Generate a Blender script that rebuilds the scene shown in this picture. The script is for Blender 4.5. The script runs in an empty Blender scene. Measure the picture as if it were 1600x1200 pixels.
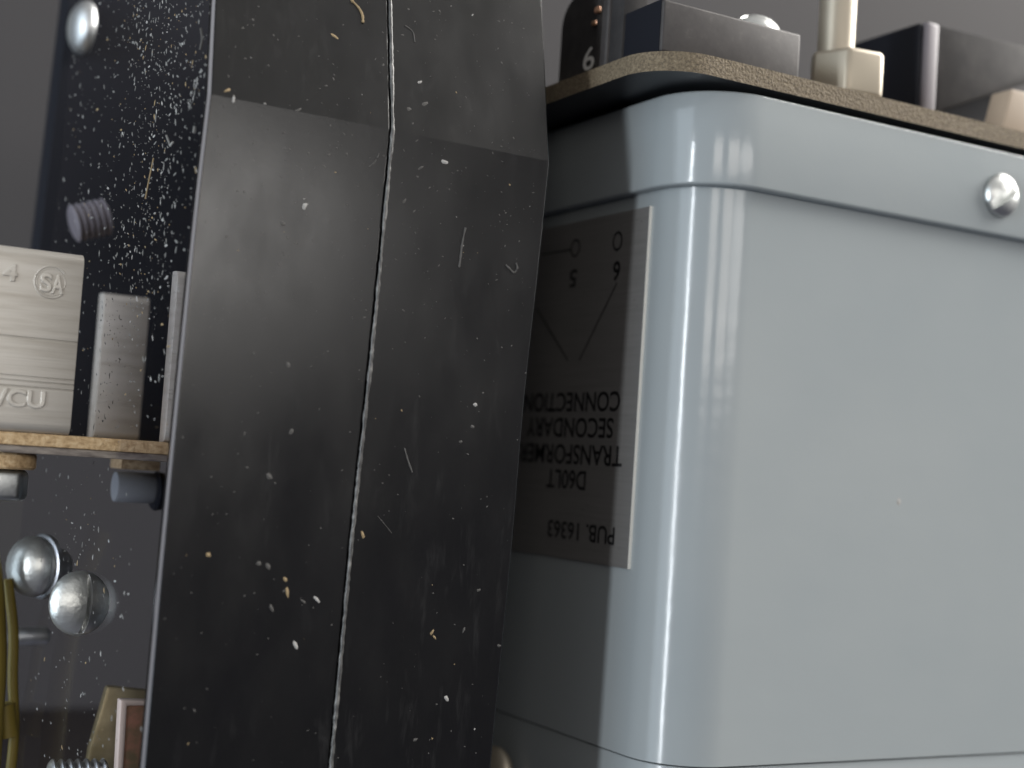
import bpy, bmesh, math, random
from mathutils import Vector, Matrix

random.seed(7)
scn = bpy.context.scene

# ------------------------------------------------------------------ camera
# World axes: X runs along the front faces (to the right and away), Y runs back along the left faces, Z up.
F, CX, CY = 2304.0, 800.0, 600.0
AX = Vector((4100, -410, -F)).normalized()
AY = Vector((-1300, -50, -F)); AY = (AY - AX * AY.dot(AX)).normalized()
AZ = AX.cross(AY)
R = Matrix((AX, AY, AZ))                      # camera space to world
cam_d = bpy.data.cameras.new('camera')
cam = bpy.data.objects.new('camera', cam_d)
scn.collection.objects.link(cam)
cam.matrix_world = R.to_4x4()
cam_d.sensor_width = 36.0
cam_d.lens = F / 1600.0 * 36.0
cam_d.clip_start = 0.01
cam_d.clip_end = 20.0
cam_d.dof.use_dof = True
cam_d.dof.focus_distance = 0.216
cam_d.dof.aperture_fstop = cam_d.lens / 3.8
scn.camera = cam

# ------------------------------------------------------------------ world, lamps, exposure
w = bpy.data.worlds.new('World'); scn.world = w
w.use_nodes = True
nt = w.node_tree
bg = nt.nodes['Background']
tc = nt.nodes.new('ShaderNodeTexCoord')
sx = nt.nodes.new('ShaderNodeSeparateXYZ')
rp = nt.nodes.new('ShaderNodeValToRGB')
mp = nt.nodes.new('ShaderNodeMapRange')
nt.links.new(tc.outputs['Generated'], sx.inputs[0])
nt.links.new(sx.outputs['Z'], mp.inputs['Value'])
mp.inputs['From Min'].default_value = -1; mp.inputs['From Max'].default_value = 1
nt.links.new(mp.outputs[0], rp.inputs[0])
e = rp.color_ramp.elements
e[0].position = 0.44; e[0].color = (0.07, 0.07, 0.085, 1)
e[1].position = 0.80; e[1].color = (0.42, 0.41, 0.40, 1)
nt.links.new(rp.outputs[0], bg.inputs['Color'])
bg.inputs['Strength'].default_value = 1.0

def area(name, az, el, dist, wd, ht, L, col, target=(0.12, 0.19, 0.0), shape='RECTANGLE'):
    """An area lamp seen from the target at azimuth az (from -Y towards +X) and elevation el, of radiance L."""
    a, b = math.radians(az), math.radians(el)
    d = Vector((math.sin(a) * math.cos(b), -math.cos(a) * math.cos(b), math.sin(b)))
    ld = bpy.data.lights.new(name, 'AREA')
    ld.shape = shape; ld.size = wd; ld.size_y = ht
    ld.energy = L * math.pi * wd * ht * (0.785 if shape == 'ELLIPSE' else 1.0)
    ld.color = col
    o = bpy.data.objects.new(name, ld); scn.collection.objects.link(o)
    o.location = Vector(target) + d * dist
    o.rotation_euler = d.to_track_quat('Z', 'Y').to_euler()
    return o
area('key_lamp', 84, 34, 2.3, 1.9, 1.7, 14.2, (1.0, 0.965, 0.915))  # added soft key from the right, brightens the housing's front
area('tube_lamp', -32, 9.8, 1.5, 0.33, 0.26, 4.6, (1.0, 0.94, 0.87))
area('tube_lamp', -9, 9.8, 1.5, 0.42, 0.26, 4.6, (1.0, 0.94, 0.87))
area('sheen_lamp', 10.5, 9.8, 1.5, 0.56, 0.24, 4.2, (1.0, 0.97, 0.93), shape='ELLIPSE')  # added to give the black cover its sheen
area('window_lamp', -71, 0, 1.2, 0.075, 0.62, 32, (0.90, 0.95, 1.0))
area('cool_fill_lamp', -98, 4, 0.8, 0.7, 1.0, 1.8, (0.74, 0.88, 1.0))  # added broad cool lamp at the left, diffuse light for the housing

scn.view_settings.view_transform = 'Standard'
scn.view_settings.look = 'None'
scn.view_settings.exposure = 0.5
scn.view_settings.gamma = 1.0
scn.view_settings.use_curve_mapping = False
scn.cycles.max_bounces = 10
scn.cycles.transparent_max_bounces = 16
scn.cycles.caustics_reflective = False
scn.cycles.caustics_refractive = False

# ------------------------------------------------------------------ helpers
def ray(px, py):
    return R @ Vector(((px - CX) / F, -(py - CY) / F, -1.0))
def on(ax, px, py, v):
    d = ray(px, py)
    return d * (v / d[ax])
def onX(px, py, v): return on(0, px, py, v)
def onY(px, py, v): return on(1, px, py, v)
def onZ(px, py, v): return on(2, px, py, v)

def link(name, me, mats, parent=None, smooth=True, angle=35):
    if not isinstance(mats, (list, tuple)): mats = [mats]
    for m in mats: me.materials.append(m)
    if smooth:
        for p in me.polygons: p.use_smooth = True
        me.set_sharp_from_angle(angle=math.radians(angle))
    o = bpy.data.objects.new(name, me)
    scn.collection.objects.link(o)
    if parent is not None:
        o.parent = parent
        o.matrix_parent_inverse = parent.matrix_world.inverted() if parent.type != 'EMPTY' else Matrix.Translation(-parent.location)
    return o

def obj(name, bm, mats, parent=None, smooth=True, angle=35, recalc=True):
    if recalc: bmesh.ops.recalc_face_normals(bm, faces=bm.faces)
    me = bpy.data.meshes.new(name)
    bm.to_mesh(me); bm.free()
    return link(name, me, mats, parent, smooth, angle)

def thing(name, label, cat, loc=(0, 0, 0), group=None):
    o = bpy.data.objects.new(name, None)
    scn.collection.objects.link(o)
    o.location = loc
    o.empty_display_size = 0.01
    return tag(o, label, cat, group)
def tag(o, label=None, cat=None, group=None, kind=None):
    if label: o['label'] = label
    if cat: o['category'] = cat
    if group: o['group'] = group
    if kind: o['kind'] = kind
    return o

def bevel(bm, r, seg=3, edges=None, ang=20):
    if r <= 0: return
    es = edges or [ed for ed in bm.edges if len(ed.link_faces) == 2 and ed.calc_face_angle(0) > math.radians(ang)]
    bmesh.ops.bevel(bm, geom=es, offset=r, segments=seg, profile=0.5, affect='EDGES', clamp_overlap=True)

def extrude(bm, pts, vec, mat=0):
    """A closed prism from a ring of points pushed along vec."""
    vec = Vector(vec)
    a = [bm.verts.new(Vector(p)) for p in pts]
    b = [bm.verts.new(Vector(p) + vec) for p in pts]
    n = len(a)
    fs = [bm.faces.new(a), bm.faces.new(list(reversed(b)))]
    for i in range(n):
        j = (i + 1) % n
        fs.append(bm.faces.new((a[i], b[i], b[j], a[j])))
    for f in fs: f.material_index = mat
    return fs

def box(bm, lo, hi):
    return extrude(bm, [(lo[0], lo[1], lo[2]), (hi[0], lo[1], lo[2]), (hi[0], hi[1], lo[2]), (lo[0], hi[1], lo[2])], (0, 0, hi[2] - lo[2]))

def box_obj(name, lo, hi, mats, parent=None, r=0.0004, seg=2):
    bm = bmesh.new(); box(bm, lo, hi)
    bmesh.ops.recalc_face_normals(bm, faces=bm.faces)
    bevel(bm, r, seg)
    return obj(name, bm, mats, parent)

def prism_obj(name, pts, vec, mats, parent=None, r=0.0004, seg=2, angle=35):
    bm = bmesh.new(); extrude(bm, pts, vec)
    bmesh.ops.recalc_face_normals(bm, faces=bm.faces)
    bevel(bm, r, seg)
    return obj(name, bm, mats, parent, angle=angle)

def frame(axis, up=None):
    z = Vector(axis).normalized()
    u = Vector(up) if up is not None else (Vector((0, 0, 1)) if abs(z.z) < 0.9 else Vector((1, 0, 0)))
    x = (u - z * u.dot(z)).normalized()
    y = z.cross(x)
    m = Matrix((x, y, z)).transposed()
    return m
def lathe(bm, prof, c, axis, seg=48, up=None, capped=True):
    """Revolve (radius, height) pairs about an axis through c."""
    m = frame(axis, up); c = Vector(c)
    rings = []
    for r, h in prof:
        if r < 1e-7:
            rings.append([bm.verts.new(c + m @ Vector((0, 0, h)))])
        else:
            rings.append([bm.verts.new(c + m @ Vector((r * math.cos(2 * math.pi * k / seg), r * math.sin(2 * math.pi * k / seg), h))) for k in range(seg)])
    for a, b in zip(rings, rings[1:]):
        for k in range(seg):
            l = (k + 1) % seg
            if len(a) == 1: bm.faces.new((a[0], b[k], b[l]))
            elif len(b) == 1: bm.faces.new((a[k], a[l], b[0]))
            else: bm.faces.new((a[k], a[l], b[l], b[k]))
    if capped:
        for rg in (rings[0], rings[-1]):
            if len(rg) > 2: bm.faces.new(rg)

def tube(bm, pts, r, seg=8, rad=None):
    pts = [Vector(p) for p in pts]
    rings = []
    for i, p in enumerate(pts):
        t = (pts[min(i + 1, len(pts) - 1)] - pts[max(i - 1, 0)]).normalized()
        m = frame(t, (0.3, 0.2, 1) if abs(t.z) < .9 else (1, .1, 0))
        rr = rad[i] if rad else r
        rings.append([bm.verts.new(p + m @ Vector((rr * math.cos(2 * math.pi * k / seg), rr * math.sin(2 * math.pi * k / seg), 0))) for k in range(seg)])
    for a, b in zip(rings, rings[1:]):
        for k in range(seg):
            l = (k + 1) % seg
            bm.faces.new((a[k], a[l], b[l], b[k]))
    bm.faces.new(rings[0]); bm.faces.new(rings[-1])

def smooth_line(pts, n):
    """Catmull-Rom through the points."""
    pts = [Vector(p) for p in pts]
    P = [pts[0] * 2 - pts[1]] + pts + [pts[-1] * 2 - pts[-2]]
    out = []
    for i in range(1, len(P) - 2):
        a, b, c, d = P[i - 1:i + 3]
        for k in range(n):
            t = k / n
            out.append(0.5 * (2 * b + (c - a) * t + (2 * a - 5 * b + 4 * c - d) * t * t + (3 * b - a - 3 * c + d) * t ** 3))
    out.append(pts[-1])
    return out

def text_mesh(s, mode='fill', depth=0.0, bevel_d=0.0, res=6):
    cu = bpy.data.curves.new('text', 'FONT')
    cu.body = s; cu.size = 1.0; cu.resolution_u = res
    if mode == 'outline':
        cu.fill_mode = 'NONE' if hasattr(cu, 'fill_mode') and 'NONE' in cu.bl_rna.properties['fill_mode'].enum_items else cu.fill_mode
        cu.bevel_depth = bevel_d; cu.bevel_resolution = 2
    else:
        cu.extrude = depth
        cu.offset = bevel_d
    o = bpy.data.objects.new('text', cu)
    scn.collection.objects.link(o)
    dg = bpy.context.evaluated_depsgraph_get(); dg.update()
    me = bpy.data.meshes.new_from_object(o.evaluated_get(dg))
    bpy.data.objects.remove(o); bpy.data.curves.remove(cu)
    me.materials.clear()
    return me
def lay_text(name, s, p0, p1, height, up, out, mat, parent, lift, weight=0.0, mode='fill', depth=0.0, tube_r=0.0):
    """Lettering from p0 to p1 (reading direction) with capital height, standing up along `up`, raised along `out`."""
    p0, p1, up, out = Vector(p0), Vector(p1), Vector(up), Vector(out).normalized()
    me = text_mesh(s, mode, depth, weight if mode == 'fill' else tube_r)
    xs = [v.co.x for v in me.vertices]; ysv = [v.co.y for v in me.vertices]
    x0, x1 = min(xs), max(xs); y0, y1 = min(ysv), max(ysv)
    d = p1 - p0
    upd = (up - up.project(d)).normalized()
    for v in me.vertices:
        c = v.co.copy()
        k = height / (y1 - y0)
        v.co = p0 + d * ((c.x - x0) / (x1 - x0)) + upd * ((c.y - y0) * k) + out * (lift + c.z * k)
    return link(name, me, mat, parent, smooth=(mode != 'fill'))

# ------------------------------------------------------------------ materials
def mat(name, col, rough=0.5, metal=0.0, ior=1.5, coat=0.0, coat_r=0.05):
    m = bpy.data.materials.new(name); m.use_nodes = True
    b = m.node_tree.nodes['Principled BSDF']
    b.inputs['Base Color'].default_value = (*col, 1)
    b.inputs['Roughness'].default_value = rough
    b.inputs['Metallic'].default_value = metal
    b.inputs['IOR'].default_value = ior
    b.inputs['Coat Weight'].default_value = coat
    b.inputs['Coat Roughness'].default_value = coat_r
    return m
def N(m, t, **kw):
    n = m.node_tree.nodes.new(t)
    for k, v in kw.items(): setattr(n, k, v)
    return n
def L(m, a, b): m.node_tree.links.new(a, b)
def noise(m, scale, detail=4, stretch=None, rough=0.55, dist=0.0):
    t = N(m, 'ShaderNodeTexCoord'); n = N(m, 'ShaderNodeTexNoise')
    n.inputs['Scale'].default_value = scale; n.inputs['Detail'].default_value = detail
    n.inputs['Roughness'].default_value = rough; n.inputs['Distortion'].default_value = dist
    if stretch:
        mpn = N(m, 'ShaderNodeMapping'); mpn.inputs['Scale'].default_value = stretch
        L(m, t.outputs['Object'], mpn.inputs[0]); L(m, mpn.outputs[0], n.inputs['Vector'])
    else:
        L(m, t.outputs['Object'], n.inputs['Vector'])
    return n.outputs['Fac']
def ramp(m, fac, stops):
    r = N(m, 'ShaderNodeValToRGB')
    el = r.color_ramp.elements
    el[0].position, el[0].color = stops[0][0], (*stops[0][1], 1)
    el[1].position, el[1].color = stops[-1][0], (*stops[-1][1], 1)
    for p, c in stops[1:-1]:
        x = el.new(p); x.color = (*c, 1)
    L(m, fac, r.inputs[0])
    return r.outputs[0]
def bsdf(m): return m.node_tree.nodes['Principled BSDF']
def bump(m, fac, strength, dist, coat=False):
    b = N(m, 'ShaderNodeBump'); b.inputs['Strength'].default_value = strength; b.inputs['Distance'].default_value = dist
    L(m, fac, b.inputs['Height'])
    L(m, b.outputs[0], bsdf(m).inputs['Normal'])
    if coat: L(m, b.outputs[0], bsdf(m).inputs['Coat Normal'])
def g(v): return (v, v, v)

M = {}
# grey enamel, slight orange peel
m = M['enamel'] = mat('grey_enamel', (0.315, 0.335, 0.345), 0.11, ior=1.43)
L(m, ramp(m, noise(m, 30, 3), [(0.3, (0.284, 0.314, 0.325)), (0.7, (0.302, 0.329, 0.337))]), bsdf(m).inputs['Base Color'])
_a = N(m, 'ShaderNodeMath', operation='MULTIPLY_ADD'); _a.inputs[1].default_value = 3.0
L(m, noise(m, 75, 2, (1, 1, 1.6)), _a.inputs[0]); L(m, noise(m, 420, 2), _a.inputs[2])
bump(m, _a.outputs[0], 0.09, 0.0002)
L(m, ramp(m, noise(m, 45, 5, None, 0.6), [(0.35, g(0.12)), (0.7, g(0.22))]), bsdf(m).inputs['Roughness'])
# black moulded plastic, rubbed and smudged
m = M['black'] = mat('black_phenolic', (0.02, 0.02, 0.021), 0.34)
L(m, ramp(m, noise(m, 90, 6, (1, 1, 0.45), 0.62), [(0.30, (0.003, 0.003, 0.0035)), (0.62, (0.005, 0.005, 0.005)), (0.84, (0.014, 0.0135, 0.013))]), bsdf(m).inputs['Base Color'])
# rubbed vertical smears, lighter than the moulding
_s = ramp(m, noise(m, 420, 7, (1, 1, 0.22), 0.68, 0.3), [(0.55, g(0.0)), (0.80, g(0.018))])
_b = ramp(m, noise(m, 38, 3), [(0.42, g(0.0)), (0.62, g(1.0))])
_w = N(m, 'ShaderNodeMixRGB', blend_type='MULTIPLY'); _w.inputs[0].default_value = 1.0
L(m, _s, _w.inputs[1]); L(m, _b, _w.inputs[2])
_p = N(m, 'ShaderNodeMixRGB', blend_type='ADD'); _p.inputs[0].default_value = 1.0
_old = bsdf(m).inputs['Base Color'].links[0].from_socket
L(m, _old, _p.inputs[1]); L(m, _w.outputs[0], _p.inputs[2]); L(m, _p.outputs[0], bsdf(m).inputs['Base Color'])
L(m, ramp(m, noise(m, 140, 5, (1, 1, 0.5)), [(0.3, g(0.18)), (0.7, g(0.26))]), bsdf(m).inputs['Roughness'])
bump(m, noise(m, 2600, 3, (0.5, 1, 1)), 0.03, 0.0001)
m = M['black_plain'] = mat('dark_moulding', (0.03, 0.029, 0.03), 0.7)
L(m, ramp(m, noise(m, 260, 6), [(0.35, (0.024, 0.023, 0.024)), (0.65, (0.040, 0.038, 0.038)), (0.80, (0.075, 0.070, 0.066))]), bsdf(m).inputs['Base Color'])
bump(m, noise(m, 1600, 3), 0.15, 0.0002)
m = M['grey_mould'] = mat('dusty_grey_moulding', (0.11, 0.105, 0.105), 0.5)
L(m, ramp(m, noise(m, 330, 7, None, 0.65), [(0.30, (0.040, 0.037, 0.037)), (0.60, (0.054, 0.050, 0.049)), (0.78, (0.10, 0.094, 0.088))]), bsdf(m).inputs['Base Color'])
bump(m, noise(m, 1500, 4), 0.08, 0.0002)
M['navy'] = mat('navy_black_plastic', (0.0055, 0.0065, 0.011), 0.75)
for _m in ('navy', 'black_plain', 'grey_mould'): bsdf(M[_m]).inputs['Specular IOR Level'].default_value = 0.22
M['edge'] = mat('clear_sheet_edge', (0.15, 0.155, 0.175), 0.35)
M['bead'] = mat('chipped_resin_bead', (0.06, 0.06, 0.06), 0.30)
m = M['bead']
L(m, ramp(m, noise(m, 800, 4), [(0.40, (0.05, 0.05, 0.05)), (0.56, (0.10, 0.10, 0.098)), (0.74, (0.25, 0.245, 0.24))]), bsdf(m).inputs['Base Color'])
# clear acrylic: mostly straight through, a Fresnel share mirrored
m = bpy.data.materials.new('clear_acrylic'); m.use_nodes = True; M['acrylic'] = m
t = m.node_tree; t.nodes.remove(t.nodes['Principled BSDF'])
tr = N(m, 'ShaderNodeBsdfTransparent'); tr.inputs[0].default_value = (0.93, 0.93, 0.95, 1)
gl = N(m, 'ShaderNodeBsdfGlossy'); gl.inputs['Roughness'].default_value = 0.08
fr = N(m, 'ShaderNodeFresnel'); fr.inputs['IOR'].default_value = 1.11
mx = N(m, 'ShaderNodeMixShader')
ge = N(m, 'ShaderNodeNewGeometry'); im = N(m, 'ShaderNodeMath', operation='SUBTRACT'); im.inputs[0].default_value = 1.0
mu = N(m, 'ShaderNodeMath', operation='MULTIPLY')
L(m, ge.outputs['Backfacing'], im.inputs[1]); L(m, im.outputs[0], mu.inputs[0]); L(m, fr.outputs[0], mu.inputs[1])
L(m, mu.outputs[0], mx.inputs[0]); L(m, tr.outputs[0], mx.inputs[1]); L(m, gl.outputs[0], mx.inputs[2])
L(m, mx.outputs[0], t.nodes['Material Output'].inputs['Surface'])
# fibre board, rough sawn brown edge
m = M['fibre'] = mat('brown_fibre_board', (0.2, 0.14, 0.08), 0.8)
L(m, ramp(m, noise(m, 2100, 7, (1, 1, 1.1), 0.72), [(0.32, (0.060, 0.046, 0.030)), (0.5, (0.145, 0.113, 0.072)), (0.70, (0.27, 0.22, 0.145))]), bsdf(m).inputs['Base Color'])
bump(m, noise(m, 2200, 4), 0.7, 0.0005)
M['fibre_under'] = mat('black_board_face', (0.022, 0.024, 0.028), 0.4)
m = M['tan'] = mat('tan_fibre_board', (0.45, 0.32, 0.17), 0.75)
L(m, ramp(m, noise(m, 900, 6, (1, 1, 1.6), 0.65), [(0.30, (0.30, 0.19, 0.09)), (0.5, (0.55, 0.385, 0.21)), (0.70, (0.70, 0.54, 0.33))]), bsdf(m).inputs['Base Color'])
bump(m, noise(m, 1800, 4), 0.5, 0.0004)
m = M['strip'] = mat('dusty_grey_strip', (0.22, 0.19, 0.17), 0.6)
L(m, ramp(m, noise(m, 700, 5, (0.4, 1, 2)), [(0.35, (0.12, 0.10, 0.09)), (0.65, (0.32, 0.28, 0.24))]), bsdf(m).inputs['Base Color'])
# lug: tinned aluminium with fine drawn lines
m = M['lug'] = mat('tinned_aluminium', (0.56, 0.52, 0.46), 0.48, 0.35)
L(m, ramp(m, noise(m, 260, 6, (0.25, 1, 3.0), 0.6), [(0.25, (0.44, 0.405, 0.35)), (0.5, (0.555, 0.525, 0.47)), (0.75, (0.61, 0.58, 0.53))]), bsdf(m).inputs['Base Color'])
bump(m, noise(m, 500, 5, (0.15, 1, 6.0)), 0.22, 0.0002)
m = M['zinc'] = mat('zinc_plated_steel', (0.60, 0.62, 0.61), 0.36, 1.0)
L(m, ramp(m, noise(m, 700, 5), [(0.3, g(0.30)), (0.7, g(0.46))]), bsdf(m).inputs['Roughness'])
bump(m, noise(m, 900, 4), 0.12, 0.0002)
m = M['zinc_dull'] = mat('satin_zinc', (0.66, 0.68, 0.66), 0.40, 0.9)
bump(m, noise(m, 1100, 5), 0.35, 0.0003)
m = M['nickel'] = mat('nickel_plated_brass', (0.36, 0.32, 0.255), 0.42, 0.55)
m = M['brass'] = mat('dull_brass', (0.42, 0.35, 0.19), 0.42, 0.7)
L(m, ramp(m, noise(m, 240, 5), [(0.3, (0.28, 0.23, 0.12)), (0.7, (0.50, 0.42, 0.25))]), bsdf(m).inputs['Base Color'])
m = M['copper'] = mat('tarnished_copper', (0.40, 0.22, 0.14), 0.45, 0.5)
L(m, ramp(m, noise(m, 400, 5), [(0.35, (0.20, 0.15, 0.08)), (0.62, (0.42, 0.20, 0.13))]), bsdf(m).inputs['Base Color'])
M['pale'] = mat('pale_bare_edge', (0.75, 0.62, 0.52), 0.5, 0.2)
M['panel'] = mat('grey_painted_panel', (0.041, 0.039, 0.041), 0.8)
M['brown'] = mat('dark_brown_backdrop', (0.022, 0.016, 0.014), 0.7)
M['yellow'] = mat('yellow_insulation', (0.21, 0.16, 0.03), 0.5)
M['lavender'] = mat('light_grey_plastic', (0.16, 0.148, 0.165), 0.5)
M['beige'] = mat('beige_plastic', (0.36, 0.29, 0.22), 0.6)
M['bluegrey'] = mat('blue_grey_spacer', (0.28, 0.295, 0.305), 0.55)
M['white'] = mat('white_marking_paint', (0.62, 0.62, 0.60), 0.6)
M['ink'] = mat('black_label_ink', (0.010, 0.010, 0.011), 0.45)
m = M['label'] = mat('brushed_label_metal', (0.25, 0.25, 0.25), 0.36, 0.12)
L(m, ramp(m, noise(m, 500, 4, (1, 0.15, 4)), [(0.3, (0.158, 0.155, 0.150)), (0.7, (0.182, 0.178, 0.173))]), bsdf(m).inputs['Base Color'])
M['cutedge'] = mat('bright_cut_edge', (0.80, 0.78, 0.72), 0.35, 0.3)
M['dust'] = mat('grey_dust_flake', (0.062, 0.060, 0.057), 0.8)
M['dustw'] = mat('white_dust_flake', (0.30, 0.297, 0.288), 0.8)
M['dustt'] = mat('tan_dust_flake', (0.25, 0.185, 0.10), 0.8)
M['dusts'] = mat('sheet_dust_flake', (0.15, 0.15, 0.145), 0.8)
DUST = [M['dust'], M['dustw'], M['dustt'], M['dusts']]

# ------------------------------------------------------------------ key planes
YB = 0.1900                                    # front of the black cover
C = ray(1090, 276) * 0.222                     # front left corner of the transformer's rims
PROUD = 0.0017
XF, YF = C.x + PROUD, C.y + PROUD              # the body's left and front planes
Z_LIP0 = onY(1600, 375, C.y).z
Z_LIP1 = onY(1600, 243, C.y).z
Z_FL = onY(1600, 1181, C.y).z
Z_BRD0 = onY(1600, 233, C.y - .0005).z
Z_BRD1 = onY(1600, 206, C.y - .0005).z
YS = YB + 0.020                                # front of the left terminal board

# ------------------------------------------------------------------ background panel
panel = prism_obj('back_panel', [(-0.5, 0.42, 0.6), (1.1, 0.42, 0.6), (1.1, 0.42, onY(60, 1110, 0.42).z), (-0.5, 0.42, onY(60, 1110, 0.42).z)], (0, 0.004, 0), M['panel'], r=0.001)
tag(panel, kind='structure')
zp = onY(60, 1110, 0.42).z
tag(box_obj('backdrop', (-0.8, 0.62, zp - .9), (1.6, 0.63, zp + .25), M['brown'], r=.001), kind='structure')

# ------------------------------------------------------------------ transformer housing
def round_rect(x0, y0, x1, y1, r, seg=14):
    pts = []
    for cx, cy, a0 in ((x0 + r, y0 + r, 180), (x1 - r, y0 + r, 270), (x1 - r, y1 - r, 0), (x0 + r, y1 - r, 90)):
        for k in range(seg + 1):
            a = math.radians(a0 + 90 * k / seg)
            pts.append((cx + r * math.cos(a), cy + r * math.sin(a)))
    return pts
W, D = 0.115, 0.085
tf = thing('transformer_housing', 'light grey enamelled metal housing with rounded corner and upside down metal label', 'transformer', (XF + W / 2, YF + D / 2, Z_FL - .02))
bm = bmesh.new()
RB = 0.0105
extrude(bm, [(x, y, Z_FL + 0.00028) for x, y in round_rect(XF, YF, XF + W, YF + D, RB, 24)], (0, 0, Z_LIP1 - 0.002 - Z_FL - 0.00028))
obj('body', bm, M['enamel'], tf, angle=30)
def rim(name, z0, z1, r, PROUD=PROUD, C=C):
    bm = bmesh.new()
    extrude(bm, [(x, y, z0) for x, y in round_rect(C.x, C.y, C.x + W + 2 * PROUD, C.y + D + 2 * PROUD, RB + PROUD, 24)], (0, 0, z1 - z0))
    bmesh.ops.recalc_face_normals(bm, faces=bm.faces)
    bevel(bm, r, 4, [ed for ed in bm.edges if len(ed.link_faces) == 2 and ed.calc_face_angle(0) > 1.2])
    return obj(name, bm, M['enamel'], tf, angle=40)
rim('upper_rim', Z_LIP0, Z_LIP1, 0.0005)
rim('lower_rim', Z_FL - 0.022, Z_FL, 0.0002, 0.0, C + Vector((PROUD + .0003, PROUD + .0003, 0)))

def pan_screw(name, parent, c, axis, r, h, slot_dir, material, slot_w=0.0011, slot_d=0.0012, cut=True):
    """A slotted pan head: dome with the slot cut across it."""
    bm = bmesh.new()
    prof = [(r * 0.98, 0.0), (r, h * 0.15)]
    for k in range(1, 11):
        a = k / 10 * math.pi / 2
        prof.append((r * math.cos(a), h * 0.15 + h * 0.85 * math.sin(a)))
    prof[-1] = (0.0, h)
    m_ = frame(axis, slot_dir); c = Vector(c); axis = Vector(axis).normalized()
    # a dense dome grid: rows across the slot so that its walls are crisp
    us = sorted(set([-1, -.96, -.9, -.8, -.65, -.5, -.3, 0, .3, .5, .65, .8, .9, .96, 1]))
    vs = [-1, -.96, -.9, -.8, -.65, -.5, -.35, -.22]
    sw = slot_w / r / 2
    vs = vs + [-sw - .015, -sw, -sw + .012] + [sw - .012, sw, sw + .015] + [-v for v in reversed(vs)]
    grid = {}
    for i, v in enumerate(vs):
        for j, u in enumerate(us):
            # u runs along the slot; squeeze to the disc
            half = math.sqrt(max(0.0, 1 - v * v))
            x, y = u * half * r, v * r
            rr = min(1.0, math.hypot(x, y) / r)
            z = h * 0.15 + h * 0.85 * math.sqrt(max(0, 1 - rr * rr)) ** 1.0
            if cut and abs(v) < sw - .006: z = min(z, h - slot_d)
            grid[i, j] = bm.verts.new(c + m_ @ Vector((x, y, z)))
    for i in range(len(vs) - 1):
        for j in range(len(us) - 1):
            try: bm.faces.new((grid[i, j], grid[i, j + 1], grid[i + 1, j + 1], grid[i + 1, j]))
            except ValueError: pass
    bmesh.ops.remove_doubles(bm, verts=bm.verts, dist=1e-7)
    lathe(bm, [(r * 0.9, -0.0004), (r * 0.985, 0.0001), (r, h * 0.15)], c, axis, 48, slot_dir, capped=False)
    return obj(name, bm, material, parent, angle=42)

# slotted screw in the upper rim
sc = onY(1562, 306, C.y)
pan_screw('screw', tf, sc, (0, -1, 0), 0.0038, 0.0022, (0.82, 0, 0.60), M['zinc'], 0.0017, 0.0013)
sc = onX(776, 1203, C.x)
o = pan_screw('screw', tf, sc, (-1, -.25, 0), 0.0042, 0.0026, (0, 0.2, 1), M['nickel'], 0.0011, 0.0010)
o['label'] = 'brassy screw low in the left side of the lower rim'

# label plate on the left side of the body
XL = XF - 0.00015
def lp(px, py, dx=0.0): return onX(px, py, XL - dx)
a, b = lp(1020, 321), lp(981, 889)
ybk = lp(770, 600).y
zt = onX(1019, 322, XL).z; zb_ = onX(982, 889, XL).z
y_edge = 0.5 * (a.y + b.y)
bm = bmesh.new()
box(bm, (XL - .0002, y_edge, zb_), (XF, ybk, zt))
label = obj('label_plate', bm, M['label'], tf, smooth=False)
bm = bmesh.new()
box(bm, (XL - .00034, y_edge - .00014, zb_), (XF, y_edge, zt))
obj('bright_edge', bm, M['cutedge'], label, smooth=False)
OUT, UP = (-1, 0, 0), (0, 0, -1)
def words(s, p_first, p_last, hpx, weight=0.012):
    # lettering hangs upside down: it reads towards the back, its top points down
    p0, p1 = lp(*p_first), lp(*p_last)
    p1.z = p0.z
    k = abs(lp(p_first[0], p_first[1] + hpx).z - p0.z)
    lay_text('lettering', s, p0, p1, k, UP, OUT, M['ink'], label, 0.00026, weight)
words('CONNECTION', (972, 611), (822, 611), 32)
words('SECONDARY', (961, 653), (826, 653), 32)
words('TRANSFORMER', (975, 697), (814, 697), 33)
words('D60LT', (918, 736), (857, 736), 31)
words('PUB. 16363', (963, 824), (858, 824), 29)
words('6', (972, 407), (961, 407), 31, 0.02)
words('5', (904, 420), (893, 420), 28, 0.02)
def ring_px(name, cx, cy, rx, ry, r):
    c0 = lp(cx, cy); hy = abs(lp(cx + rx, cy).y - c0.y); hz = abs(lp(cx, cy + ry).z - c0.z)
    bm = bmesh.new(); n = 40; vs = []
    for k in range(n):
        a_ = 2 * math.pi * k / n
        ca, sa = math.cos(a_), math.sin(a_)
        x = XL - .00026
        vs.append((bm.verts.new((x, c0.y + ca * (hy + r), c0.z + sa * (hz + r))), bm.verts.new((x, c0.y + ca * (hy - r), c0.z + sa * (hz - r)))))
    for k in range(n):
        l = (k + 1) % n
        bm.faces.new((vs[k][0], vs[l][0], vs[l][1], vs[k][1]))
    obj(name, bm, M['ink'], label, smooth=False)
ring_px('terminal_mark', 967, 377, 6.5, 13.5, 0.00019)
ring_px('terminal_mark', 901, 388, 6.5, 12.5, 0.00017)
def line_px(p, q, wd=0.00013):
    a_, b_ = lp(*p, .00026), lp(*q, .00026)
    d = (b_ - a_).normalized(); s = Vector((1, 0, 0)).cross(d) * wd
    bm = bmesh.new()
    bm.faces.new([bm.verts.new(v) for v in (a_ + s, b_ + s, b_ - s, a_ - s)])
    obj('diagram_line', bm, M['ink'], label, smooth=False)
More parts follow.
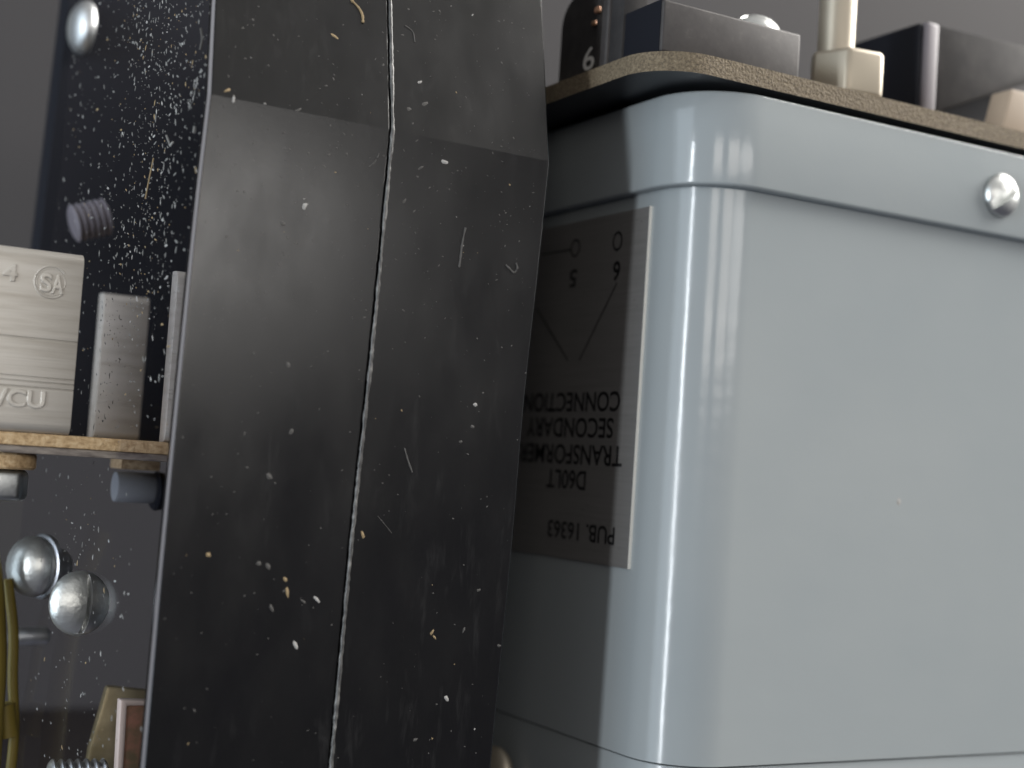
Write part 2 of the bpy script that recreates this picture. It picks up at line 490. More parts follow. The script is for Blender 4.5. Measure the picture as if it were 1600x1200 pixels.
line_px((964, 442), (905, 563)); line_px((838, 481), (887, 563)); line_px((893, 390), (845, 398))

# ------------------------------------------------------------------ fibre board over the housing
yfr = C.y - .0005
xl = onZ(927, 136, Z_BRD0).x
pts = round_rect(xl, yfr, xl + 0.135, yfr + 0.10, 0.0095, 20)
bm = bmesh.new()
extrude(bm, [(x, y, Z_BRD0) for x, y in pts], (0, 0, Z_BRD1 - Z_BRD0))
bmesh.ops.recalc_face_normals(bm, faces=bm.faces)
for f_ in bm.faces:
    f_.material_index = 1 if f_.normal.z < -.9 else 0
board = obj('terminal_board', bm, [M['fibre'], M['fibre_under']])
tag(board, 'brown fibre board with rounded corner lying on the grey transformer housing', 'board')

ZT = Z_BRD1
# terminal block with plate, rib and a dark patch on its side
YT = yfr + 0.003
xk = onY(1033, 82, YT).x
ztop = onY(1035, -3, YT).z
xr = onY(1250, 90, YT).x
tb = thing('terminal_block', 'dark moulded terminal block marked 6 standing on the corner of the brown board', 'terminal block', ((xk + xr) / 2, YT + .02, ZT))
box_obj('block_body', (xk, YT, ZT), (xr, onX(975, 90, xk).y - .0001, ztop), M['grey_mould'], tb, 0.0004, 3)
# taller side wall behind; flush navy block colours in the shaded hollow
x_side = xk + 0.0004
y1 = onX(975, 90, xk).y; y2 = onX(944, 110, xk).y
box_obj('hollow_shade', (xk - .0001, YT + .0006, ZT), (xk + .004, y1, onX(975, 24, xk).z), M['navy'], tb, 0)
bx = onX(960, 60, xk)
box_obj('side_wall', (xk - .0006, y1, ZT), (xk + .004, y2, ztop + .05), M['black_plain'], tb, 0.0003)
def slab_px(name, x, p, q, zt_, mats, r=.0006, th=.003):
    ya, yb_ = onX(*p, x).y, onX(*q, x).y
    return box_obj(name, (x, min(ya, yb_), ZT), (x + th, max(ya, yb_), zt_), mats, tb, r, 4)
slab_px('rib', xk - .0012, (945, 110), (934, 112), ztop + .05, M['grey_mould'], .0005)
# numbered plate with a rounded shoulder
xp = xk + .001
ya, yb2 = onX(931, 100, xp).y, onX(872, 100, xp).y
zs = onX(890, -4, xp).z
ring = [(xp, ya, ZT), (xp, ya, zs + .012)]
rr = .005
for k in range(9):
    a_ = math.radians(90 - 90 * k / 8)
    ring.append((xp, yb2 - rr + rr * math.cos(a_), zs - rr + rr * math.sin(a_)))
ring.append((xp, yb2, ZT))
bm = bmesh.new(); extrude(bm, ring, (.006, 0, 0)); bmesh.ops.recalc_face_normals(bm, faces=bm.faces)
bevel(bm, .0007, 4)
plate = obj('numbered_plate', bm, M['black_plain'], tb)
p0, p1 = onX(911, 113, xp), onX(928, 113, xp); p1.z = p0.z
lay_text('lettering', '6', p0, p1, abs(onX(911, 78, xp).z - p0.z), (0, 0, 1), (-1, 0, 0), M['white'], plate, .0001, .01)
for nm, p_, s_ in (('copper_glint', (935, 16), .0012), ('copper_glint', (929, 37), .001)):  # small copper blocks made up for two copper glints
    q = onX(*p_, xp - .0004)
    box_obj(nm, (q.x - s_ * .4, q.y - s_ * .6, q.z - s_ * .4), (q.x + .0002, q.y + s_ * .6, q.z + s_ * .5), M['copper'], tb, .0003)
# dome screw on top of the block
q = onZ(1178, 37, ztop)
q = Vector((onY(1178, 30, YT + .008).x, YT + .008, ztop))
pan_screw('screw', tb, q, (0, 0, 1), .0046, .0042, (0.9, .4, 0), M['zinc'])

# stud with hexagon nut
yn = yfr + 0.0105
qn = onY(1322, 120, yn)
st = thing('terminal_stud', 'pale metal post and hexagon nut on the brown board beside the terminal block', 'stud', (qn.x, yn, ZT))
def hexa(bm, c, r, z0, z1, a0):
    extrude(bm, [(c.x + r * math.cos(math.radians(a0 + 60 * k)), c.y + r * math.sin(math.radians(a0 + 60 * k)), z0) for k in range(6)], (0, 0, z1 - z0))
zn0, zn1 = ZT + .0012, onY(1322, 74, yn - .004).z
bm = bmesh.new(); hexa(bm, qn, .0068, zn0, zn1, -129); bmesh.ops.recalc_face_normals(bm, faces=bm.faces); bevel(bm, .0009, 4)
obj('nut', bm, M['nickel'], st)
bm = bmesh.new(); lathe(bm, [(.0031, zn1 - .001), (.0031, zn1 + .03)], (qn.x - .0026, yn, 0), (0, 0, 1)); obj('post', bm, M['nickel'], st)
bm = bmesh.new(); lathe(bm, [(.0060, ZT), (.0062, ZT + .0003), (.0062, ZT + .0010), (.0060, ZT + .0012)], (qn.x, yn, 0), (0, 0, 1)); obj('washer', bm, M['brass'], st)

# dark channel block at the right with its light edge, and the tan post before it
yc = yfr + 0.013
xa = onY(1443, 170, yc).x; xb = onY(1463, 170, yc).x
zc = onY(1470, 38, yc).z
ch = thing('channel_block', 'dark channel shaped block with light grey left edge on the brown board', 'block', (xb, yc + .01, ZT))
box_obj('side_wall', (xa - .0012, yc + .0008, ZT), (xa, yc + .02, zc - .0004), M['navy'], ch, .0003)  # navy strip put in as the shadow outline left of the edge
box_obj('light_edge', (xa, yc, ZT), (xb, yc + .02, zc), M['lavender'], ch, .0006, 3)
z1_ = onY(1500, 148, yc + .001)
P = lambda px, py, y: onY(px, py, y)
ring = [P(1463, 176, yc + .002), P(1463, 38, yc + .002), P(1660, 86, yc + .002), P(1660, 112, yc + .002)]
prism_obj('face_plate', ring, (0, .004, 0), M['black_plain'], ch, .0004)
box_obj('opening_shade', (xb + .0001, yc + .009, ZT), (xb + .06, yc + .02, zc - .006), M['navy'], ch, 0)  # navy block, the opening's shade put into its colour
yk = yfr + .004
pk = prism_obj('locating_post', [P(1562, 215, yk), P(1582, 138, yk), P(1680, 158, yk), P(1680, 245, yk)], (0, .005, 0), M['beige'], r=.0006)
tag(pk, 'beige slanted plastic post at the right end of the brown board', 'post')

# ------------------------------------------------------------------ black two-piece cover
TAN = math.tan(math.radians(14))
zl, zr = onY(330, 147, YB), onY(859, 252, YB)
ms = (zr.z - zl.z) / (zr.x - zl.x)
def bevelpt(px, py):
    d = ray(px, py)
    s = (YB - TAN * (zl.z - ms * zl.x)) / (d.y - TAN * d.z + TAN * ms * d.x)
    return d * s
def edge_line(top_px, pts_px, ext=1):
    top = [bevelpt(*p) for p in top_px]
    low = [onY(*p, YB) for p in pts_px]
    last = low[-1] + (low[-1] - low[-2]).normalized() * .03
    return top, smooth_line(low, 4) + [last]
LE = edge_line([(342, -150), (337, 0)], [(330, 147), (306, 360), (271, 712), (251, 920), (226, 1200)])
SE = edge_line([(604, -150), (608, 0)], [(612, 203), (600, 330), (578, 560), (548, 840), (515, 1200)])
RE = edge_line([(838, -150), (847, 0)], [(859, 252), (843, 410), (820, 623), (800, 860), (767, 1200)])
cover = thing('plastic_cover', 'scratched dusty black plastic cover of two halves with clear sheet on its left side', 'cover', (SE[1][-1].x, YB + .02, SE[1][-1].z))
def half(name, A, B, th=.003, dy=0.0):
    bm = bmesh.new()
    rows = list(zip(A[0] + A[1], B[0] + B[1]))
    n = 10; gridv = []
    for a_, b_ in rows:
        fr_, bk = [], []
        for k in range(n + 1):
            p = a_.lerp(b_, k / n)
            fr_.append(bm.verts.new(p + Vector((0, dy, 0)))); bk.append(bm.verts.new(p + Vector((0, dy + th, 0))))
        gridv.append((fr_, bk))
    for (f0, b0), (f1, b1) in zip(gridv, gridv[1:]):
        for k in range(n):
            bm.faces.new((f0[k], f0[k + 1], f1[k + 1], f1[k]))
            bm.faces.new((b0[k + 1], b0[k], b1[k], b1[k + 1]))
        bm.faces.new((f0[0], f1[0], b1[0], b0[0])); bm.faces.new((f0[n], b0[n], b1[n], f1[n]))
    for f_, b_ in (gridv[0], gridv[-1]):
        for k in range(n): bm.faces.new((f_[k], b_[k], b_[k + 1], f_[k + 1]))
    bmesh.ops.recalc_face_normals(bm, faces=bm.faces)
    es = [ed for ed in bm.edges if len(ed.link_faces) == 2 and ed.calc_face_angle(0) > 1.2]
    bevel(bm, .00025, 2, es)
    return obj(name, bm, M['black'], cover, angle=12)
gap = Vector((.00022, 0, 0))
SL = ([p - gap for p in SE[0]], [p - gap for p in SE[1]])
SR = ([p + gap for p in SE[0]], [p + gap for p in SE[1]])
half('cover_half', LE, SL)
half('cover_half', SR, RE)
# filler behind the joint keeps it dark and closed
bm = bmesh.new()
allp = SE[0] + SE[1]
for i, (p, q) in enumerate(zip(allp, allp[1:])):
    s = Vector((.002, 0, 0)); y0 = Vector((0, .0032, 0))
    bm.faces.new([bm.verts.new(v) for v in (p - s + y0, p + s + y0, q + s + y0, q - s + y0)])
    y0 = Vector((0, .0042, 0))
    bm.faces.new([bm.verts.new(v) for v in (p - s + y0, p + s + y0, q + s + y0, q - s + y0)])
bmesh.ops.remove_doubles(bm, verts=bm.verts, dist=1e-6)
obj('joint_strip', bm, M['navy'], cover)
# ragged resin bead squeezed out of the joint
bm = bmesh.new()
line = []
for p, q in zip(allp, allp[1:]):
    n = max(2, int((q - p).length / .0004))
    line += [p.lerp(q, k / n) for k in range(n)]
rad = []
val = .00025
for i, p in enumerate(line):
    val = .7 * val + .3 * random.uniform(.00013, .00042)
    rad.append(val)
line2 = [p + Vector((.00020 + random.uniform(-.00005, .00005), .00002, 0)) for p in line]
tube(bm, line2, .0003, 8, rad)
obj('joint_bead', bm, M['bead'], cover, angle=80)
# sides of the cover: added unseen wall at right, clear sheet at left
def side_wall(name, E, vec, th, mats, dx):
    bm = bmesh.new()
    pts_ = E[0] + E[1]
    v = Vector(vec)
    rows = []
    for p in pts_:
        p = p + Vector((dx, .003 if name == 'side_wall' else 0, 0))
        rows.append([bm.verts.new(p), bm.verts.new(p + v), bm.verts.new(p + v + Vector((th, 0, 0))), bm.verts.new(p + Vector((th, 0, 0)))])
    for a_, b_ in zip(rows, rows[1:]):
        for k in range(4):
            l = (k + 1) % 4
            f_ = bm.faces.new((a_[k], a_[l], b_[l], b_[k]))
            f_.material_index = 1 if (len(mats) > 1 and k == 3) else 0
    bm.faces.new(rows[0]); bm.faces.new(rows[-1])
    return obj(name, bm, mats, cover, angle=12)
side_wall('side_wall', RE, (-.004, .14, 0), .002, [M['black']], -.0024)  # unseen, added to keep light off the housing's left face
SPL = math.radians(5)
PV = Vector((-math.sin(SPL), math.cos(SPL), 0))
side_wall('clear_sheet', LE, PV * .062, .00045, [M['acrylic'], M['edge']], -.0005)

# ------------------------------------------------------------------ left terminal board and its lugs
q0 = onY(0, 671, YS)
zb1 = onY(130, 682, YS).z; zb0 = onY(130, 702, YS).z; zb00 = onY(130, 714, YS).z
X0 = onY(-130, 690, YS).x
X1 = 0.085
lb = thing('lug_board', 'tan fibre board seen on edge under the row of metal lugs', 'board', (.05, YS + .04, zb00))
box_obj('fibre_layer', (X0, YS, zb0), (X1, YS + .085, zb1), M['tan'], lb, .0002)
box_obj('backing_strip', (X0, YS + .0003, zb00), (X1, YS + .085, zb0 - .00002), M['strip'], lb, .0002)

LZ1 = onY(90, 392, YS - .001).z
def lug_mesh(wd, dp, ht):
    """Block with rounded front edges and shallow drawn ridges across its face (origin at the base, right front)."""
    prof = []
    rt, rbm = .0016, .0014
    def arc(cy, cz, r_, a0, a1, n=6):
        for k in range(n + 1):
            a_ = math.radians(a0 + (a1 - a0) * k / n)
            prof.append((cy + r_ * math.cos(a_), cz + r_ * math.sin(a_)))
    prof.append((dp, 0))
    arc(rbm, rbm, rbm, 270, 180)
    def step(z, d): prof.append((0.0, z - .00012)); prof.append((d, z)); prof.append((d, z + .00004)); prof.append((0.0, z + .00016))
    step(ht * .245, .00014); step(ht * .275, .00012); step(ht * .30, .0001); step(ht * .51, .00010)
    arc(rt, ht - rt, rt, 180, 90)
    prof.append((dp, ht))
    bm = bmesh.new()
    extrude(bm, [(-wd, y, z) for y, z in prof], (wd, 0, 0))
    bmesh.ops.recalc_face_normals(bm, faces=bm.faces)
    bevel(bm, .00025, 2, [ed for ed in bm.edges if len(ed.link_faces) == 2 and ed.calc_face_angle(0) > 1.3 and abs((ed.verts[0].co - ed.verts[1].co).x) < 1e-6])
    return bm
lug_h = LZ1 - zb1
GL = 'metal wire lugs on the tan board'
xr_l = onY(121, 540, YS - .001).x
lug = thing('wire_lug', 'pale metal wire lug with stamped letters and round mark, nearest the left edge', 'wire lug', (xr_l, YS - .001, zb1), GL)
bmx = lug_mesh(.019, .009, lug_h); bmesh.ops.translate(bmx, verts=bmx.verts, vec=lug.location)
obj('lug_body', bmx, M['lug'], lug)
YL = YS - .001
def em(s, a_, b_, hpx, r_, nm='stamped_lettering'):
    p0, p1 = onY(*a_, YL), onY(*b_, YL); p1.z = p0.z
    hh = abs(onY(a_[0], a_[1] - hpx, YL).z - p0.z)
    return lay_text(nm, s, p0, p1, hh, (0, 0, 1), (0, -1, 0), M['lug'], lug, .00003, mode='outline', tube_r=r_)
em('/CU', (-6, 634), (70, 642), 29, .05)
em('4', (3, 438), (27, 440), 28, .05)
# round mark: an open ring holding two letters
cm = onY(80, 441, YL); rad_ = abs(onY(106, 441, YL).x - cm.x)
bm = bmesh.new()
tube(bm, [(cm.x + rad_ * math.cos(math.radians(a_)), YL, cm.z + rad_ * .98 * math.sin(math.radians(a_))) for a_ in range(38, 324, 6)], .00013, 8)
obj('stamped_ring', bm, M['lug'], lug, angle=80)
bm = bmesh.new()
tube(bm, [(cm.x + rad_ * .86 * math.cos(math.radians(a_)), YL, cm.z + rad_ * .84 * math.sin(math.radians(a_))) for a_ in range(-30, 326, 6)], .00007, 6)
obj('stamped_ring', bm, M['lug'], lug, angle=80)
em('S', (61, 456), (81, 458), 31, .05)
em('A', (79, 459), (99, 461), 31, .05)
# third lug, beside the cover
lug3 = thing('wire_lug', 'pale metal wire lug seen through the clear sheet, beside the black cover', 'wire lug', (onY(310, 560, YS).x, YS, zb1), GL)
bmx = lug_mesh(onY(310, 560, YS).x - onY(268, 560, YS).x, .003, lug_h * .985); bmesh.ops.translate(bmx, verts=bmx.verts, vec=lug3.location)
obj('lug_body', bmx, M['lug'], lug3)
# second lug, further back
Y2 = YS + .047
x2 = onY(226, 570, Y2).x; x20 = onY(155, 570, Y2).x
lug2 = thing('wire_lug', 'blurred pale metal lug standing further back between the other two lugs', 'wire lug', (x2, Y2, zb1), GL)
bmx = lug_mesh(x2 - x20, .004, onY(195, 460, Y2).z - zb1); bmesh.ops.translate(bmx, verts=bmx.verts, vec=lug2.location)
obj('lug_body', bmx, M['lug'], lug2)

# fasteners under the left board
yw = YS + .007
nut = thing('lug_nut', 'white metal nut and tan washer under the tan board at the left edge', 'nut', (onY(5, 750, yw).x, yw, onY(5, 785, yw).z))
cw = onY(0, 722, yw)
bm = bmesh.new()
h_w = abs(onY(0, 735, yw).z - onY(0, 709, yw).z)
lathe(bm, [(.0046, zb00 - h_w), (.0049, zb00 - h_w + .0003), (.0049, zb00 - .0004), (.0047, zb00 - .00005)], (cw.x, yw, 0), (0, 0, 1)); obj('washer', bm, M['tan'], nut)
bm = bmesh.new(); hexa(bm, Vector((cw.x - .0005, yw, 0)), .0049, onY(0, 781, yw).z, zb00 - h_w - .0001, 8); bmesh.ops.recalc_face_normals(bm, faces=bm.faces); bevel(bm, .0009, 4)
obj('nut_body', bm, M['zinc'], nut)
y3 = YS + .03
sp = thing('stand_off', 'blue grey spacer with dark ring hanging under the tan board behind the clear sheet', 'spacer', (onY(212, 740, y3).x, y3, zb00))
ca = onY(179, 760, y3); cb = onY(240, 762, y3); hz = abs(onY(200, 785, y3).z - onY(200, 737, y3).z) / 2
bm = bmesh.new(); lathe(bm, [(hz * .95, 0), (hz, .0003), (hz, cb.x - ca.x - .0003), (hz * .95, cb.x - ca.x)], (ca.x, y3, ca.z), (1, 0, 0)); obj('spacer_body', bm, M['bluegrey'], sp)
bm = bmesh.new(); lathe(bm, [(hz * 1.2, 0), (hz * 1.3, .0004), (hz * 1.2, .0016)], (cb.x, y3, ca.z - .0004), (1, 0, 0)); obj('ring', bm, M['navy'], sp)
bm = bmesh.new(); lathe(bm, [(hz * .8, .0012), (hz * .8, .006)], (cb.x + .0005, y3, ca.z - .0014), (1, 0, 0)); obj('pin', bm, M['lavender'], sp)
box_obj('bracket', (ca.x, y3 - .003, zb00 - .0018), (cb.x, y3 + .004, zb00 - .00003), M['tan'], sp, .0002)

# dark relay housing on the board behind the sheet, and grey screw on its edge
YH = YS + .075
hp = [onY(113, -60, YH), onY(58, 400, YH), onY(44, 680, YH)]
xh1 = hp[0].x + .09
rel = prism_obj('relay_housing', [(hp[0].x, YH, hp[0].z), (hp[1].x, YH, hp[1].z), (hp[2].x, YH, zb1), (xh1, YH, zb1), (xh1, YH, hp[0].z)], (0, .008, 0), M['navy'], r=.0006)
tag(rel, 'navy black housing standing behind the clear sheet and the metal lugs', 'housing')
qs = onY(134, 46, YH - .001)
ps = pan_screw('screw', None, qs + Vector((0, -.0008, 0)), (-1, -.08, 0), .0052, .0034, (0, 0, 1), M['zinc_dull'], .0008, .001, cut=False)
tag(ps, 'blurred round headed screw at the upper left edge of the navy housing', 'screw')

def threaded(bm, a_, b_, r, pitch, seg=20, up=None):
    a_, b_ = Vector(a_), Vector(b_); ln = (b_ - a_).length
    prof = [(r * .5, 0.0)]
    n = int(ln / pitch)
    for k in range(n):
        prof += [(r * .82, pitch * (k + .12)), (r, pitch * (k + .42)), (r, pitch * (k + .58)), (r * .82, pitch * (k + .88))]
    prof.append((r * .5, n * pitch))
    lathe(bm, prof, a_, b_ - a_, seg, up)
yv = YS + .055
bm = bmesh.new(); threaded(bm, onY(112, 350, yv), onY(174, 337, yv), .0034, .0011)
ts = obj('threaded_stud', bm, M['lavender'], angle=20)
tag(ts, 'blurred threaded stud in front of the navy housing, above the lugs', 'stud')

# lower left: slotted screws, stud tip, wires, brass bracket, bolt
yA = YS + .009
G2 = 'slotted screws at the lower left'
qa = onY(121, 942, yA)
sa = pan_screw('slotted_screw', None, qa, (.28, -.95, .05), .0047, .0034, (0.06, 0, 1), M['zinc_dull'], .0008, .0016)
tag(sa, 'round zinc screw with vertical slot, nearest the clear sheet', 'screw', G2)
yBk = YS + .034
qb = onY(58, 885, yBk)
sb = thing('slotted_screw', 'zinc screw with domed head and washer, seen from the side behind the other screw', 'screw', qb, G2)
pan_screw('head', sb, qb, (-.93, -.36, 0), .0049, .0046, (.1, 0, 1), M['zinc_dull'], .0008, .001, cut=False)
bm = bmesh.new(); ax_ = Vector((.93, .36, 0)).normalized(); lathe(bm, [(.0047, .0003), (.0052, .0006), (.0052, .0014), (.0047, .0017)], qb, ax_); obj('washer', bm, M['zinc'], sb)
bm = bmesh.new(); lathe(bm, [(.0028, .0015), (.0028, .0045), (.0024, .005)], qb, ax_); obj('shank', bm, M['zinc'], sb)
yD = YS + .05
bm = bmesh.new(); a_, b_ = onY(15, 996, yD), onY(76, 993, yD); lathe(bm, [(.0014, 0), (.0016, .0003), (.0016, (b_ - a_).length - .0004), (.0011, (b_ - a_).length)], a_, b_ - a_, 24)
tag(obj('stud_tip', bm, M['zinc']), 'blurred dull metal stud tip under the two slotted screws', 'stud')
yW = YS + .03
GW = 'yellow wires at the left edge'
for lab, path, r_ in (('thicker yellow wire running down the left edge', [(-30, 820), (-14, 900), (-8, 1020), (-12, 1110), (-22, 1260)], .0018),
                      ('thinner yellow wire running just right of the thicker one', [(12, 905), (21, 985), (20, 1060), (22, 1150), (10, 1260)], .0008)):
    bm = bmesh.new(); tube(bm, smooth_line([onY(*p, yW + (.003 if r_ < .001 else 0)) for p in path], 8), r_, 14)
    tag(obj('insulated_wire', bm, M['yellow']), lab, 'wire', GW)
bm = bmesh.new(); tube(bm, smooth_line([onY(*p, yW + .002) for p in [(6, 1100), (9, 1125), (13, 1150)]], 6), .0017, 12)
tag(obj('crimp_sleeve', bm, M['yellow']), 'stubby yellow sleeve low on the yellow wires at the left edge', 'sleeve')
yK = YS + .012
br = thing('brass_bracket', 'bent brass bracket with a copper coloured face beside the clear sheet edge', 'bracket', onY(200, 1230, yK))
prism_obj('rear_flange', [onY(168, 1072, yK + .014), onY(262, 1082, yK + .014), onY(262, 1300, yK + .014), onY(120, 1300, yK + .014), onY(140, 1170, yK + .014)], (0, .002, 0), M['brass'], br, .0005)
prism_obj('copper_face', [onY(196, 1100, yK), onY(262, 1103, yK), onY(256, 1300, yK), onY(185, 1300, yK)], (0, .0016, 0), M['copper'], br, .0004, 3)
prism_obj('pale_edge', [onY(189, 1094, yK - .0002), onY(196, 1094, yK - .0002), onY(262, 1096, yK - .0002), onY(262, 1102, yK - .0002), onY(199, 1103, yK - .0002), onY(187, 1300, yK - .0002), onY(178, 1300, yK - .0002)], (0, .0022, 0), M['pale'], br, .0002)
bm = bmesh.new(); threaded(bm, onY(74, 1214, yK + .004), onY(176, 1212, yK + .004), .0026, .00125, 24)
tag(obj('threaded_bolt', bm, M['zinc']), 'zinc threaded bolt at the bottom edge in front of the brass bracket', 'bolt')

# ------------------------------------------------------------------ dust
def flake(bm, c, t1, t2, n, a_, b_, h, mi, bend=0.0):
    """A small lumpy flake lying on a surface."""
    k = 7; ring_ = []
    ph = random.uniform(0, 6.28)
    for i in range(k):
        an = ph + 2 * math.pi * i / k
        q = random.uniform(.7, 1.25)
        x, y = a_ * q * math.cos(an), b_ * q * math.sin(an)
        ring_.append(bm.verts.new(c + t1 * x + t2 * (y + bend * x * x / max(a_, 1e-6)) + n * (h * .1)))
    top = bm.verts.new(c + n * h)
    for i in range(k):
        f_ = bm.faces.new((ring_[i], ring_[(i + 1) % k], top)); f_.material_index = mi
    f_ = bm.faces.new(list(reversed(ring_))); f_.material_index = mi
def rot(t1, t2, a_): return t1 * math.cos(a_) + t2 * math.sin(a_), t2 * math.cos(a_) - t1 * math.sin(a_)
XV, YV, ZV = Vector((1, 0, 0)), Vector((0, 1, 0)), Vector((0, 0, 1))

# dust on the front of the cover
bm = bmesh.new()
def front_pt(px, py):
    crease = 147 + (px - 330) * .1985
    if py < crease - 1:
        return bevelpt(px, py), Vector((0, -math.cos(math.radians(14)), math.sin(math.radians(14))))
    return onY(px, py, YB), Vector((0, -1, 0))
def in_cover(px, py):
    l = 330 - (py - 147) * .099 if py > 147 else 337 - py * .05
    r_ = 859 - (py - 252) * .098 if py > 252 else 847 + py * .047
    s_ = 612 - (py - 203) * .0975 if py > 203 else 608 + py * .02
    return l + 8 < px < r_ - 5 and abs(px - s_) > 8
def add_front(px, py, lx, ly, ang, mi, h=.00006):
    c, n = front_pt(px, py)
    t2 = ZV - n * ZV.dot(n); t2.normalize()
    a_, b_ = rot(XV, t2, math.radians(ang))
    flake(bm, c - n * .00001, a_, b_, n, lx, ly, h, mi)
cnt = 0
while cnt < 650:
    px, py = random.uniform(250, 860), random.uniform(-20, 1205)
    if not in_cover(px, py): continue
    if random.random() > (1.0 if py < 500 else .3): continue
    s_ = random.choice([.00004, .00005, .00006, .00007, .00009, .00012, .00016])
    add_front(px, py, s_ * random.uniform(1, 1.9), s_ * random.uniform(.6, 1.0), random.uniform(-70, 70), random.choices([0, 1, 2], [.95, .02, .03])[0])
    cnt += 1
for px, py, lx, ly, ang, mi in ((476, 322, .0006, .00035, 55, 1), (656, 128, .0004, .0002, 25, 1), (523, 57, .0007, .00022, -30, 2), (466, 172, .0006, .0002, 35, 0),
        (697, 1091, .00055, .0003, -40, 1), (675, 988, .00045, .00018, 60, 2), (679, 996, .0004, .00015, -50, 2), (567, 836, .0006, .00022, -70, 2), (449, 926, .0007, .0003, -80, 2),
        (494, 936, .0007, .00022, -45, 1), (461, 1008, .0006, .00028, -60, 1), (424, 950, .0006, .00022, -65, 0), (725, 984, .0005, .00018, 70, 0), (742, 632, .00035, .0003, 0, 1),
        (738, 667, .00035, .0003, 0, 0), (639, 170, .0004, .0003, 30, 0), (664, 162, .0006, .0003, 25, 0), (720, 690, .0003, .0002, 0, 0), (450, 570, .00035, .00045, 0, 0),
        (365, 155, .0006, .0002, 80, 1), (356, 141, .0006, .0002, 35, 2), (695, 253, .0006, .0003, -10, 1), (658, 262, .0006, .0002, 40, 0), (442, 350, .0004, .0003, 0, 0),
        (419, 885, .0005, .0003, -40, 0), (404, 880, .0004, .0003, -50, 0), (326, 867, .0004, .0003, -60, 2), (474, 940, .0005, .0002, -30, 0), (445, 905, .0004, .0003, -50, 2),
        (780, 1009, .0004, .0002, 0, 0), (632, 314, .0004, .0002, 60, 0), (748, 922, .0004, .0002, 20, 0), (649, 1156, .0004, .0002, 10, 0), (420, 745, .0004, .0005, 40, 0), (455, 674, .0004, .0003, 60, 0)):
    add_front(px, py, lx, ly, ang, mi, .00012)
# fibres and scuffs
def fibre(path, r_, mi=0):
    pts_ = []
    for p in path:
        c, n = front_pt(*p); pts_.append(c + n * (r_ * .3))
    k0 = len(bm.faces)
    ln = smooth_line(pts_, 5)
    tube(bm, ln, r_, 6, [r_ * random.uniform(.6, 1.2) for _ in ln])
    bm.faces.ensure_lookup_table()
    for f_ in bm.faces[k0:]: f_.material_index = mi
fibre([(548, 0), (560, 12), (566, 24), (567, 36)], .00022, 2)
fibre([(727, 356), (722, 380), (719, 404), (717, 418)], .00018, 0)
fibre([(790, 414), (797, 421), (803, 426), (808, 419), (806, 411)], .00018, 0)
fibre([(632, 700), (637, 718), (644, 738)], .00012, 0)
fibre([(592, 240), (586, 252), (576, 261)], .0001, 0)
fibre([(633, 40), (645, 50), (648, 66)], .00010, 0)
fibre([(590, 806), (600, 818), (612, 833)], .00005, 0)
o = obj('cover_dust', bm, DUST, smooth=False)
tag(o, 'pale dust flakes and fibres lying on the front of the black cover', 'dust', kind='stuff')

# dust on the clear sheet: thick near its edge and upwards
bm = bmesh.new()
lex = LE[0] + LE[1]
def edge_at(z):
    for p, q in zip(lex, lex[1:]):
        if q.z <= z <= p.z:
            return p.lerp(q, (p.z - z) / max(1e-9, p.z - q.z))
    return lex[-1]
pn = Vector((-math.cos(SPL), -math.sin(SPL), 0))
cnt = 0
while cnt < 2400:
    z = random.uniform(-.048, .090)
    s_ = random.uniform(0.0, .06)
    up_ = max(0, min(1, (z + .002) / .05))
    k = 0.20 + .8 * up_
    band = math.exp(-((s_ - .016) / .014) ** 2) + .25
    if z < .002: band = .8 * math.exp(-((s_ - (.028 + .2 * (z + .03))) / .018) ** 2)
    if random.random() > k * band: continue
    e0 = edge_at(z)
    c = e0 + Vector((-.00053, 0, 0)) + PV * (s_ + .0004)
    r_ = random.choice([.00005, .00007, .0001, .00015, .00022]) * random.uniform(.8, 1.3)
    a_, b_ = rot(PV, ZV, random.uniform(-.3, 1.9))
    flake(bm, c, a_, b_, pn, r_ * random.uniform(1, 2.6), r_ * .7, .00012, random.choices([3, 1, 2], [.70, .2, .10])[0])
    cnt += 1
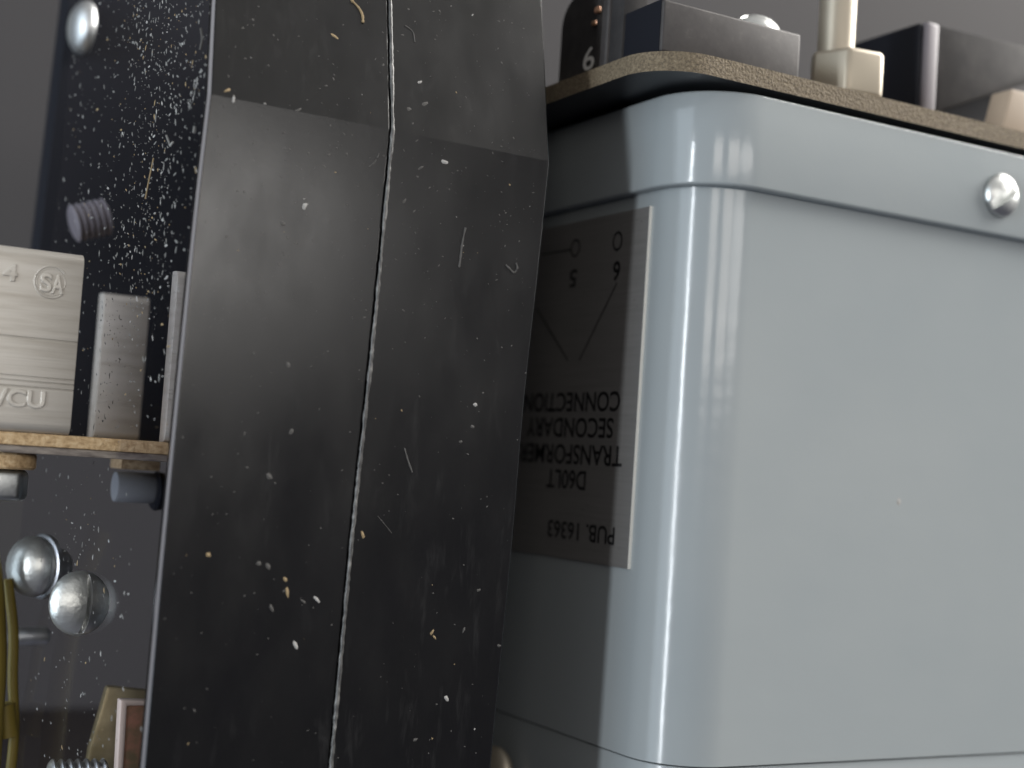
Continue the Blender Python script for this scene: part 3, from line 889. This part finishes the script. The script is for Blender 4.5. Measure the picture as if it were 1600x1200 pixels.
def sheet_px(px, py):
    d = ray(px, py)
    z = 0.0
    for _ in range(6):
        e0 = edge_at(z) + Vector((-.00055, 0, 0))
        s_ = e0.dot(pn) / d.dot(pn); z = (d * s_).z
    return d * s_
def sfib(path, r_, mi):
    k0 = len(bm.faces); ln = smooth_line([sheet_px(*p) for p in path], 5); tube(bm, ln, r_, 6)
    bm.faces.ensure_lookup_table()
    for f_ in bm.faces[k0:]: f_.material_index = mi
sfib([(240, 247), (234, 275), (227, 311)], .00011, 2)
for _k in range(26):
    _t = random.random(); _q = sheet_px(312 - 18 * _t + random.uniform(-3, 3), 108 + 64 * _t)
    _a, _b = rot(PV, ZV, random.uniform(.9, 1.9)); flake(bm, _q, _a, _b, pn, random.uniform(.0002, .0006), .00012, .0001, random.choice([0, 3, 3, 1]))
sfib([(304, 198), (303, 208)], .00022, 3)
sfib([(260, 212), (266, 228)], .00017, 3)
sfib([(266, 228), (270, 222)], .00017, 1)
sfib([(314, 45), (316, 62), (313, 78)], .0002, 0)
o = obj('sheet_dust', bm, DUST, smooth=False)
tag(o, 'bright dust specks and fibres clinging to the clear sheet', 'dust', kind='stuff')

# dust on the transformer and its label
bm = bmesh.new()
for _ in range(70):
    px, py = random.uniform(850, 1015), random.uniform(330, 880)
    c = onX(px, py, XL - .00022)
    if c.y < y_edge: continue
    s_ = random.choice([.00004, .00006, .00009])
    flake(bm, c, YV, ZV, Vector((-1, 0, 0)), s_ * 1.4, s_, .00005, 0)
for _ in range(170):
    px, py = random.uniform(1180, 1600), random.uniform(150, 1190)
    c = onY(px, py, YF)
    if c.z > Z_LIP0 or c.z < Z_FL: continue
    s_ = random.choice([.00004, .00005, .00007])
    flake(bm, c, XV, ZV, Vector((0, -1, 0)), s_, s_ * 1.3, .00005, 1)
c = onY(1404, 784, YF); flake(bm, c, XV, ZV, Vector((0, -1, 0)), .0005, .0007, .00008, 1)
o = obj('housing_dust', bm, DUST, smooth=False)
tag(o, 'fine specks of dust on the grey transformer housing and its label', 'dust', kind='stuff')
